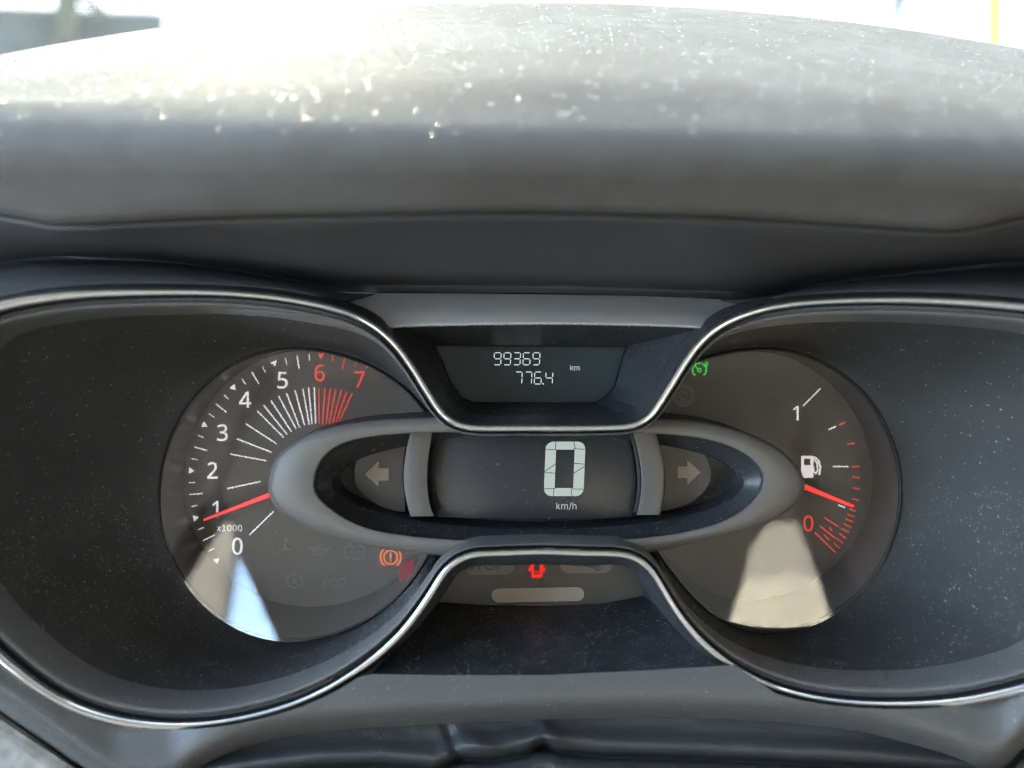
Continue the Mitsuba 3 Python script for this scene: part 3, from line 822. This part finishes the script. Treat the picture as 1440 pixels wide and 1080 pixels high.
# ------------------------------------------------------------------ lower fascia
NC = 300
ro = px_of(ring_off(-cr - 0.0016, -0.005))
lo_l = ro[(ro[:, 0] < 514) & (ro[:, 1] > 700)]
lo_l = lo_l[np.argsort(lo_l[:, 0])]
lo_r = ro[(ro[:, 0] > 1040) & (ro[:, 1] > 700)]
lo_r = lo_r[np.argsort(lo_r[:, 0])]


def mono(p):
    keep = [0]
    for i in range(1, len(p)):
        if p[i, 0] > p[keep[-1], 0] + 2:
            keep.append(i)
    return p[keep]


T_px = np.vstack([[(-420, 640), (-300, 640), (-170, 690)], mono(lo_l[(lo_l[:, 1] > 800)])[::6], [(523, 948), (640, 949.5), (770, 949), (900, 943), (1033, 935)], mono(lo_r[(lo_r[:, 1] > 800) & (lo_r[:, 0] > 1090)])[::6], [(1700, 690), (1850, 640)]])
B_px = np.array([(-420, 760), (-260, 810), (-100, 925), (0, 1000), (60, 1042), (112, 1080), (170, 1112), (230, 1112), (290, 1078), (350, 1051), (450, 1031), (600, 1021), (762, 1014), (923, 1011), (1060, 1015), (1120, 1020), (1220, 1033), (1295, 1053), (1345, 1070), (1385, 1084), (1403, 1083),
                 (1440, 1052), (1520, 990), (1640, 880), (1850, 760)], float)
sx = np.linspace(-400, 1840, NC)
sx = np.sort(np.r_[sx, 523, 1033])
Ty = np.interp(sx, T_px[:, 0], T_px[:, 1])
By = PchipInterpolator(B_px[:, 0], B_px[:, 1])(sx)
By = np.maximum(By, Ty + 25)
wf = 0.0065 + 0.016 * ((sx - 755) / 800) ** 2
rows = []
for d_ in (170, 130, 105, 85, 70, 55, 42, 30, 20, 12, 6, 2, 0):
    y_ = np.maximum(Ty, By - d_)
    dw = np.interp(By - y_, [0, 2, 6, 12, 20, 30, 45, 60, 80, 110, 170], [-0.006, -0.0025, 0.0012, 0.0045, 0.0068, 0.0080, 0.0078, 0.0064, 0.0042, 0.001, -0.003])
    rows.append(L(sx, y_, wf + dw))
rows.append(L(sx, By, wf - 0.02))
obj(panel + '__lower_fascia', grid_mesh(np.array(rows)), 'm_fascia', True, label='dusty grey fascia below the dials')
bk = Polygon([(-500, 280), (1950, 280), (1950, 1200), (-500, 1200)])
obj(panel + '__back_plate', plate(bk, -0.0775, 0.001), 'm_gap', False)

# ------------------------------------------------------------------ hood over the instruments
tag('dashboard_hood', 'soft grained grey black dashboard hood above the instruments', 'dashboard')
hx = np.linspace(-420, 1860, 240)
seam = PchipInterpolator([-420, -100, 0, 40, 85, 130, 200, 400, 720, 1000, 1200, 1300, 1335, 1370, 1410, 1440, 1600, 1860], [250, 285, 302, 309, 316, 315.5, 311.5, 304, 299, 305, 317, 323.5, 325, 321, 311, 306, 285, 250])(hx)
crest = 3 + 66 * ((hx - 740) / 700) ** 2
lip = np.interp(hx, [-420, 0, 400, 800, 1100, 1440, 1860], [168, 171, 174, 180, 187, 203, 225])
side = 0.012 * ((hx - 740) / 700) ** 2


def hrow(y, w):
    return L(hx, y, w - side)


low = PchipInterpolator([-420, 0, 200, 720, 1200, 1440, 1860], [250, 276, 277, 270, 283, 290, 240])(hx)
hood_rows = [hrow(seam - 7, 0.050), hrow(seam - 2, 0.0620), hrow(seam - 0.8, 0.0655), hrow(seam - 3, 0.0680), hrow(seam - 9, 0.0692), hrow(low + 3, 0.0702), hrow(low, 0.0698), hrow(low - 4, 0.0718), hrow(low * .5 + lip * .5 + 30, 0.0752), hrow(lip + 64, 0.0782), hrow(lip + 36, 0.0806), hrow(lip + 16, 0.0800), hrow(lip - 4, 0.0772), hrow(lip - 28, 0.0720),
             hrow(lip * .68 + crest * .32, 0.0660), hrow(lip * .45 + crest * .55, 0.0440), hrow(lip * .27 + crest * .73, 0.0150), hrow(lip * .12 + crest * .88, -0.0200),
             hrow(crest, -0.065), hrow(crest + 14, -0.12), hrow(crest + 60, -0.25), hrow(crest + 110, -0.42)]
obj('dashboard_hood__pad', grid_mesh(along(np.array(hood_rows), 110)), 'm_hood', True)
_pad = grid_mesh(along(np.array(hood_rows), 110))
_pp, _fi = trimesh.sample.sample_surface(_pad, 17000, seed=5)
_n = _pad.face_normals[_fi]
_n = np.where((_n @ np.array([0, V[2], W[2]]))[:, None] < 0, -_n, _n)
_pq = px_of(_pp)
_ok = (_pq[:, 0] > -200) & (_pq[:, 0] < 1640) & (_pq[:, 1] < 190) & (_pp[:, 2] > -0.06)
_pp, _n = _pp[_ok], _n[_ok]
_n = _n + rng.normal(size=_n.shape) * 0.13
_n /= np.linalg.norm(_n, axis=1, keepdims=True)
_a = np.cross(_n, rng.normal(size=_n.shape))
_a /= np.linalg.norm(_a, axis=1, keepdims=True)
_b = np.cross(_n, _a)
_s = (0.00022 + 0.00030 * rng.random(len(_n)) ** 2)[:, None]
_c = _pp + _n * 0.00006
_P = np.stack([_c + _a * _s, _c + _b * _s, _c - _a * _s, _c - _b * _s, _c - _n * 0.0001], 1)
_f = np.array([[0, 1, 2], [0, 2, 3], [0, 4, 1], [1, 4, 2], [2, 4, 3], [3, 4, 0]])
obj('dashboard_hood__glint_flakes', trimesh.Trimesh(_P.reshape(-1, 3), (_f[None] + 5 * np.arange(len(_P))[:, None, None]).reshape(-1, 3), process=False), 'm_glint_flakes', False, kind='stuff', label='glossy flakes added on the hood to make its glints')  # tilted glossy flakes added over the pad to imitate its glints
# lining: from the seam back to a crease, then out again over the shoulders of the ring
crease = PchipInterpolator([-420, -120, 0, 90, 200, 300, 400, 470, 520, 770, 1040, 1080, 1150, 1250, 1350, 1440, 1600, 1860], [420, 395, 374, 364, 366, 376, 392, 405, 410.5, 412.5, 420, 416, 401, 388, 379, 373, 395, 420])(hx)
up = ro[(ro[:, 1] < 560)]
upl = mono(up[(up[:, 0] < 480)][np.argsort(up[(up[:, 0] < 480)][:, 0])])
upr = mono(up[(up[:, 0] > 1070)][np.argsort(up[(up[:, 0] > 1070)][:, 0])])
ex = np.r_[-420, upl[:, 0], 520, 770, 1030, upr[:, 0], 1860]
ey = np.r_[470, upl[:, 1], 414.5, 416.5, 423, upr[:, 1], 470]
edge_y = np.interp(hx, ex, ey)
mid = np.interp(hx, [450, 540, 1000, 1090], [0, 1, 1, 0])
we = (ring_w(hx) - 0.006) * (1 - mid) + (-0.022) * mid
sh = crease * .5 + edge_y * .5
lin_rows = [hrow(seam - 9, 0.048), hrow(seam - 2.0, 0.0545), hrow(seam + 4.0, 0.0605), hrow(seam + 7.5, 0.0600), hrow(seam * .75 + crease * .25, 0.046), hrow(seam * .5 + crease * .5, 0.024), hrow(seam * .25 + crease * .75, -0.004), hrow(seam * .08 + crease * .92, -0.026), L(hx, crease, -0.036 * (1 - mid) - 0.025 * mid),
            L(hx, crease * .7 + edge_y * .3, we * .5 - 0.018 + 0.003 * (1 - mid)), L(hx, crease * .3 + edge_y * .7, we * .9 - 0.0036 + 0.003 * (1 - mid)), L(hx, edge_y, we), L(hx, edge_y + 3, we - 0.004)]
obj('dashboard_hood__lining', grid_mesh(along(np.array(lin_rows), 80)), 'm_lining', True, label='dark lining under the hood')

# ------------------------------------------------------------------ steering column gaiter and side trims
gxs, gys = np.meshgrid(np.linspace(150, 1480, 260), np.linspace(0, 1, 90))
top_y = PchipInterpolator(B_px[:, 0], B_px[:, 1])(gxs)
top_y = np.where(gxs < 290, 1078 + (290 - gxs) * .5, top_y)
top_y = np.where(gxs > 1385, 1084 + (gxs - 1385) * .3, top_y) - 6
gpy = top_y + (1175 - top_y) * gys
gw = 0.0030 + 0.022 * gys + 0.016 * ((gxs - 755) / 800) ** 2


def bumpf(x, y, cx, cy, sx_, sy_, rot=0.0):
    dx, dy = x - cx, y - cy
    a, b = dx * math.cos(rot) + dy * math.sin(rot), -dx * math.sin(rot) + dy * math.cos(rot)
    return np.exp(-(a / sx_) ** 2 - (b / sy_) ** 2)


fold_y = np.interp(gxs, [150, 300, 450, 540, 615, 650, 690, 720, 745, 765, 790, 850, 1000, 1200, 1480], [1120, 1095, 1078, 1076, 1082, 1066, 1067, 1062, 1058, 1045, 1056, 1062, 1066, 1075, 1095])
gw += 0.0035 * np.exp(-((gpy - (fold_y - 17)) / 13.0) ** 2)
gw -= 0.0062 * np.exp(-((gpy - (fold_y + 3)) / 6.5) ** 2)
gw += 0.004 * np.exp(-((gpy - (fold_y + 26)) / 15.0) ** 2)
gw -= 0.0022 * bumpf(gxs, gpy, 640, 1052, 7, 40, -0.35)
gw += 0.0025 * bumpf(gxs, gpy, 672, 1046, 26, 12, 0.25)
gw += 0.003 * bumpf(gxs, gpy, 770, 1038, 26, 8)
gw -= 0.0045 * bumpf(gxs, gpy, 764, 1056, 12, 12)
gw += 0.0015 * (meshkit.fbm(np.stack([gxs / 90, gpy / 30, gxs * 0], -1), 3, 4) - .5)
obj('column_gaiter', grid_mesh(L(gxs, gpy, gw)), 'm_gaiter', True, label='creased black woven gaiter below the grey fascia', cat='gaiter')
lt = Polygon([(-420, 780), (-255, 818), (-100, 931), (0, 1002), (60, 1044), (110, 1081), (170, 1114), (170, 1300), (-420, 1300)])
obj('side_trim', dome(lt, [(0, -0.01), (0, 0.012), (2.5, 0.0165), (8, 0.0185), (30, 0.021)]), 'm_beige', 40, label='pale beige padded trim at the lower left corner of the panel', cat='trim', group='trims beside the instrument panel')
rt = Polygon([(1412, 1092), (1444, 1062), (1524, 1000), (1650, 890), (1850, 775), (1850, 1300), (1412, 1300)])
obj('side_trim', dome(rt, [(0, -0.01), (0, 0.010), (2.5, 0.014), (8, 0.016)]), 'm_grey_trim', 40, label='grey trim at the lower right corner of the panel', cat='trim', group='trims beside the instrument panel')

# ------------------------------------------------------------------ dust flecks and lint lying in the bowls and wells
def flecks(mesh, count, smin, smax, keep=None):
    pts, fi = trimesh.sample.sample_surface(mesh, count * 3, seed=int(count))
    nn = mesh.face_normals[fi]
    nn = np.where((nn[:, 2:] < 0), -nn, nn)
    clump = meshkit.fbm(pts * 130.0, 3, 8)
    ok = rng.random(len(pts)) < np.clip((clump - 0.32) * 3.2, 0.03, 1)
    if keep is not None:
        ok &= keep(pts, nn)
    pts, nn = pts[ok][:count], nn[ok][:count]
    out = []
    for p, n_ in zip(pts, nn):
        a = rng.normal(size=3)
        a -= n_ * (a @ n_)
        a /= np.linalg.norm(a)
        b = np.cross(n_, a)
        s = smin * (smax / smin) ** (rng.random() ** 2.2)
        e = s * (1 + 2.2 * (rng.random() ** 4))
        q = p + n_ * 0.00005
        out.append(np.array([q + a * e, q + b * s, q - a * e, q - b * s, q + n_ * s * .7]))
    P = np.array(out)
    f = np.array([[0, 1, 4], [1, 2, 4], [2, 3, 4], [3, 0, 4]])
    return trimesh.Trimesh(P.reshape(-1, 3), (f[None] + 5 * np.arange(len(P))[:, None, None]).reshape(-1, 3), process=False)


def up_facing(pts, nn):
    return (nn @ np.array([0, V[2], W[2]])) > 0.35


def low_part(pts, nn):
    return pts[:, 1] < -0.035


dust = [flecks(grid_mesh(rim_rows, True), 3000, 0.00003, 0.00014, lambda p, n_: p[:, 1] < -0.075), flecks(bowl_meshes['left'], 9000, 0.00003, 0.00014, low_part), flecks(bowl_meshes['right'], 6000, 0.00003, 0.00013, low_part),
        flecks(recess_mesh, 4500, 0.00003, 0.00012, lambda p, n_: p[:, 1] < -0.028), flecks(grid_mesh(lowwell, True), 9000, 0.00003, 0.00015, lambda p, n_: p[:, 1] < -0.06)]
obj('dust', dust, 'm_dust', False, label='pale dust flecks lying on the black plastic', kind='stuff')

# ------------------------------------------------------------------ outside the windscreen
def ext(x, y, dist):
    d = (x - 720) / F * U + (540 - y) / F * V - W
    return CAM + d / np.linalg.norm(d) * dist


M('m_ground', two({'type': 'diffuse', 'reflectance': mikit.proc(lambda p, n, uv: mix((0.30, 0.29, 0.27), (0.38, 0.37, 0.35), fbm(p.x * .6, p.y * .6)))}))
M('m_wall', two({'type': 'diffuse', 'reflectance': mikit.proc(lambda p, n, uv: mix((0.045, 0.048, 0.044), (0.085, 0.087, 0.080), fbm(p.x * 3, p.y * 3, p.z * 6)))}))
M('m_post', two(principled((0.06, 0.052, 0.034), 0.8)))
M('m_yellow', two(principled((0.30, 0.22, 0.02), 0.6)))
M('m_steel', two(principled((0.12, 0.13, 0.13), 0.5)))
gq = np.array([(-400, -60, 0), (400, -60, 0), (400, 900, 0), (-400, 900, 0)], float)
obj('ground', trimesh.Trimesh(gq, [[0, 1, 2], [0, 2, 3]]), 'm_ground', False, kind='structure', label='pale sunlit concrete yard', world=True)


def upright(name, corners, dist, depth, mat, **kw):
    """something standing outside: its outline seen at this distance, with depth away from us"""
    near = np.array([ext(x, y, dist) for x, y in corners])
    off = np.array([0.0, depth, 0.0])
    n = len(near)
    tri = trimesh.creation.triangulate_polygon(Polygon(np.column_stack([near[:, 0], near[:, 2]])), engine='earcut')[1]
    i = np.arange(n)
    j = (i + 1) % n
    f = np.vstack([tri, tri[:, ::-1] + n, np.c_[i, j, j + n], np.c_[i, j + n, i + n]])
    return obj(name, trimesh.Trimesh(np.vstack([near, near + off]), f, process=False), mat, False, world=True, **kw)


upright('yard_wall', [(-700, 6), (0, 12), (120, 17), (218, 20), (218, 130), (-700, 160)], 9.0, 0.25, 'm_wall', label='low grey wall beyond the windscreen', cat='wall')
upright('timber_post', [(76, -400), (104, -400), (102, 60), (78, 60)], 8.8, 0.12, 'm_post', label='dark timber post standing at the low grey wall', cat='post')
upright('timber_post__brace', [(100, -28), (100, -4), (142, 19), (152, 19)], 8.8, 0.08, 'm_post')
upright('marker_post', [(1404, -300), (1419, -300), (1410, 90), (1397, 90)], 10.0, 0.09, 'm_yellow', label='yellow post beyond the windscreen', cat='post')
upright('thin_pole', [(1256, -300), (1266, -300), (1262, 70), (1254, 70)], 12.0, 0.06, 'm_steel', label='thin grey pole beyond the hood, further from the yellow post', cat='pole', group='thin poles outside')
upright('thin_pole', [(1392, -300), (1398, -300), (1393, 80), (1387, 80)], 12.0, 0.06, 'm_steel', label='thin grey pole just beside the yellow post', cat='pole', group='thin poles outside')
M('m_windscreen', {'type': 'thindielectric', 'int_ior': 1.5, 'specular_transmittance': rgb(0.60, 0.66, 0.65)})
xs_, ts_ = np.meshgrid(np.linspace(-0.64, 1.10, 30), np.linspace(0, 1, 20))
wy = 0.90 - 0.78 * ts_ - 0.10 * ((xs_ - 0.23) / 0.87) ** 2
obj('windscreen', grid_mesh(np.stack([xs_, wy + 0.02, 1.02 + 0.66 * ts_ + 0.02 * np.sin(math.pi * ts_)], -1)), 'm_windscreen', True, world=True, label='sloping windscreen beyond the dashboard hood', cat='windscreen')

# ------------------------------------------------------------------ the car's cabin, which lights the panel and shows in the clear covers
def slab(pts8):
    """a box from its bottom and top quads"""
    p = np.array(pts8, float)
    return trimesh.Trimesh(p, [[0, 1, 2], [0, 2, 3], [4, 6, 5], [4, 7, 6], [0, 5, 1], [0, 4, 5], [1, 6, 2], [1, 5, 6], [2, 7, 3], [2, 6, 7], [3, 4, 0], [3, 7, 4]])


def bx(x0, x1, y0, y1, z0, z1):
    return slab([(x0, y0, z0), (x1, y0, z0), (x1, y1, z0), (x0, y1, z0), (x0, y0, z1), (x1, y0, z1), (x1, y1, z1), (x0, y1, z1)])


def cushion(x0, x1, z0, z1, y, depth, lean, taper=0.8):
    """an upholstered backrest: rounded, narrower at the top, leaning back"""
    m = trimesh.creation.icosphere(4)
    v = m.vertices
    v = np.sign(v) * np.abs(v) ** 0.45
    t = (v[:, 2] + 1) / 2
    x = (x0 + x1) / 2 + v[:, 0] * (x1 - x0) / 2 * (1 - (1 - taper) * t)
    return trimesh.Trimesh(np.stack([x, y + v[:, 1] * depth / 2 - lean * t * (z1 - z0), z0 + t * (z1 - z0)], 1), m.faces, process=False)


M('m_headliner', two({'type': 'diffuse', 'reflectance': rgb(0.55, 0.535, 0.51)}))
M('m_door', two(principled((0.06, 0.055, 0.05), 0.6)))
M('m_pillar', two(principled((0.42, 0.39, 0.33), 0.7)))
M('m_seat', two({'type': 'diffuse', 'reflectance': rgb(0.11, 0.10, 0.095)}))
M('m_partition', two({'type': 'diffuse', 'reflectance': rgb(0.55, 0.52, 0.44)}))
M('m_jacket', two({'type': 'diffuse', 'reflectance': rgb(0.16, 0.30, 0.58)}))
XL, XR = -0.66, 1.06
ROOF, BELT = 1.68, 1.06
cab = 'car_cabin'
tag(cab, 'cabin of the car behind the camera', kind='structure')
obj(cab + '__roof', bx(XL, XR, -1.15, 0.22, ROOF, ROOF + 0.05), 'm_headliner', False, world=True)
obj(cab + '__floor', bx(XL, XR, -2.2, 0.75, 0.33, 0.38), 'm_door', False, world=True)
obj(cab + '__bulkhead', bx(XL, XR, 0.72, 0.76, 0.38, 0.98), 'm_door', False, world=True)
obj(cab + '__tailgate', bx(XL, XR, -2.24, -2.18, 0.38, 1.10), 'm_door', False, world=True)
for x in (XL, XR):
    obj(cab + '__door', bx(x - 0.03, x + 0.03, -2.2, 0.75, 0.38, BELT), 'm_door', False, world=True)
    obj(cab + '__pillar', slab([(x - .03, -.62, BELT), (x + .03, -.62, BELT), (x + .03, -.44, BELT), (x - .03, -.44, BELT), (x - .03, -.62, ROOF), (x + .03, -.62, ROOF), (x + .03, -.5, ROOF), (x - .03, -.5, ROOF)]), 'm_pillar', False, world=True)
    if x < 0:
        tp = trimesh.creation.extrude_polygon(Polygon([(-.69, .9), (-.52, 1.1), (-.475, 1.29), (-.445, 1.363), (-.42, 1.418), (-.40, 1.46), (-.36, 1.68), (-.69, 1.68)]), 0.1, engine='earcut')
        tv = tp.vertices.copy()
        tp.vertices = np.stack([tv[:, 0], -0.50 - tv[:, 2], tv[:, 1]], 1)
        obj(cab + '__reflection_blocker', tp, 'm_seat', False, world=True)  # added slanted panel, shaped only to bound the reflection in the left cover
    obj(cab + '__windscreen_pillar', slab([(x - .03, .80, BELT), (x + .03, .80, BELT), (x + .03, .9, BELT), (x - .03, .9, BELT), (x - .03, .14, ROOF), (x + .03, .14, ROOF), (x + .03, .21, ROOF), (x - .03, .21, ROOF)]), 'm_pillar', False, world=True)
for k, (xc, nm) in enumerate(((0.0, 'driver'), (0.655, 'passenger'))):
    key = 'car_seat' + (f'_{k:03d}' if k else '')
    tag(key, f'dark {nm} seat behind the camera, outline shaped for the reflections in the covers', 'seat', 'seats of the car')
    # back and headrest in one outline, edges shaped to bound the cover reflections
    if nm == 'driver':
        out = [(-.30, .62), (.30, .62), (.27, .95), (.20, 1.12), (.24, 1.258), (.265, 1.309), (.291, 1.384), (.33, 1.43), (.375, 1.48), (.36, 1.60), (.2, 1.66), (-.2, 1.66), (-.36, 1.60), (-.385, 1.46), (-.353, 1.363), (-.28, 1.24), (-.22, 1.12), (-.27, .95)]
    else:
        out = [(.36, .62), (.98, .62), (.99, 1.45), (.92, 1.62), (.5, 1.66), (.41, 1.60), (.405, 1.47), (.425, 1.37), (.435, 1.307), (.46, 1.22), (.46, .95)]
    op = Polygon(out).buffer(.02).buffer(-.02)
    back_m = trimesh.creation.extrude_polygon(op, 0.14, engine='earcut')
    bv = back_m.vertices.copy()
    back_m.vertices = np.stack([bv[:, 0], -0.50 - bv[:, 2], bv[:, 1]], 1)
    obj(key + '__backrest', back_m, 'm_seat', False, world=True)
    obj(key + '__cushion', bx(xc - .27, xc + .27, -0.5, 0.02, 0.55, 0.68), 'm_seat', False, world=True)
M('m_light_blocker', two({'type': 'diffuse', 'reflectance': rgb(0.09, 0.085, 0.08)}))
obj('building', bx(2.6, 9.0, -4.5, 1.6, 0.0, 5.5), 'm_light_blocker', False, world=True, label='dark unseen building added by the passenger side to block light from the right', cat='building')  # unseen block added to darken the passenger side
M('m_render', two({'type': 'diffuse', 'reflectance': mikit.proc(lambda p, n, uv: mix((0.25, 0.24, 0.21), (0.29, 0.28, 0.245), fbm(p.x, p.y, p.z)))}))
M('m_painted_bright', two({'type': 'diffuse', 'reflectance': mikit.proc(lambda p, n, uv: mix((0.42, 0.40, 0.32), (0.50, 0.48, 0.39), fbm(p.x * 2, p.y, p.z * 2)))}))
tag('building_001', 'sunlit grey beige building behind the car, seen in the rev counter cover', 'building')
obj('building_001__wall', bx(-16.0, -4.72, -14.6, -14.0, 0.0, 9.0), 'm_render', False, world=True)
tag('building_002', 'sunlit beige building behind the car, painted paler below to brighten the reflection in the fuel gauge cover', 'building')
obj('building_002__wall', bx(1.6, 14.0, -14.6, -14.0, 6.05, 9.0), 'm_render', False, world=True)
obj('building_002__painted_bright_part', bx(1.6, 14.0, -14.62, -13.98, 0.0, 6.05), 'm_painted_bright', False, world=True)  # paler tone painted in so the reflection brightens towards its bottom
obj('building_002__highlight_strip', bx(4.32, 4.5, -13.98, -13.8, 0.0, 6.2), 'm_pillar', False, world=True)  # pale strip added in place of a vertical highlight in the cover
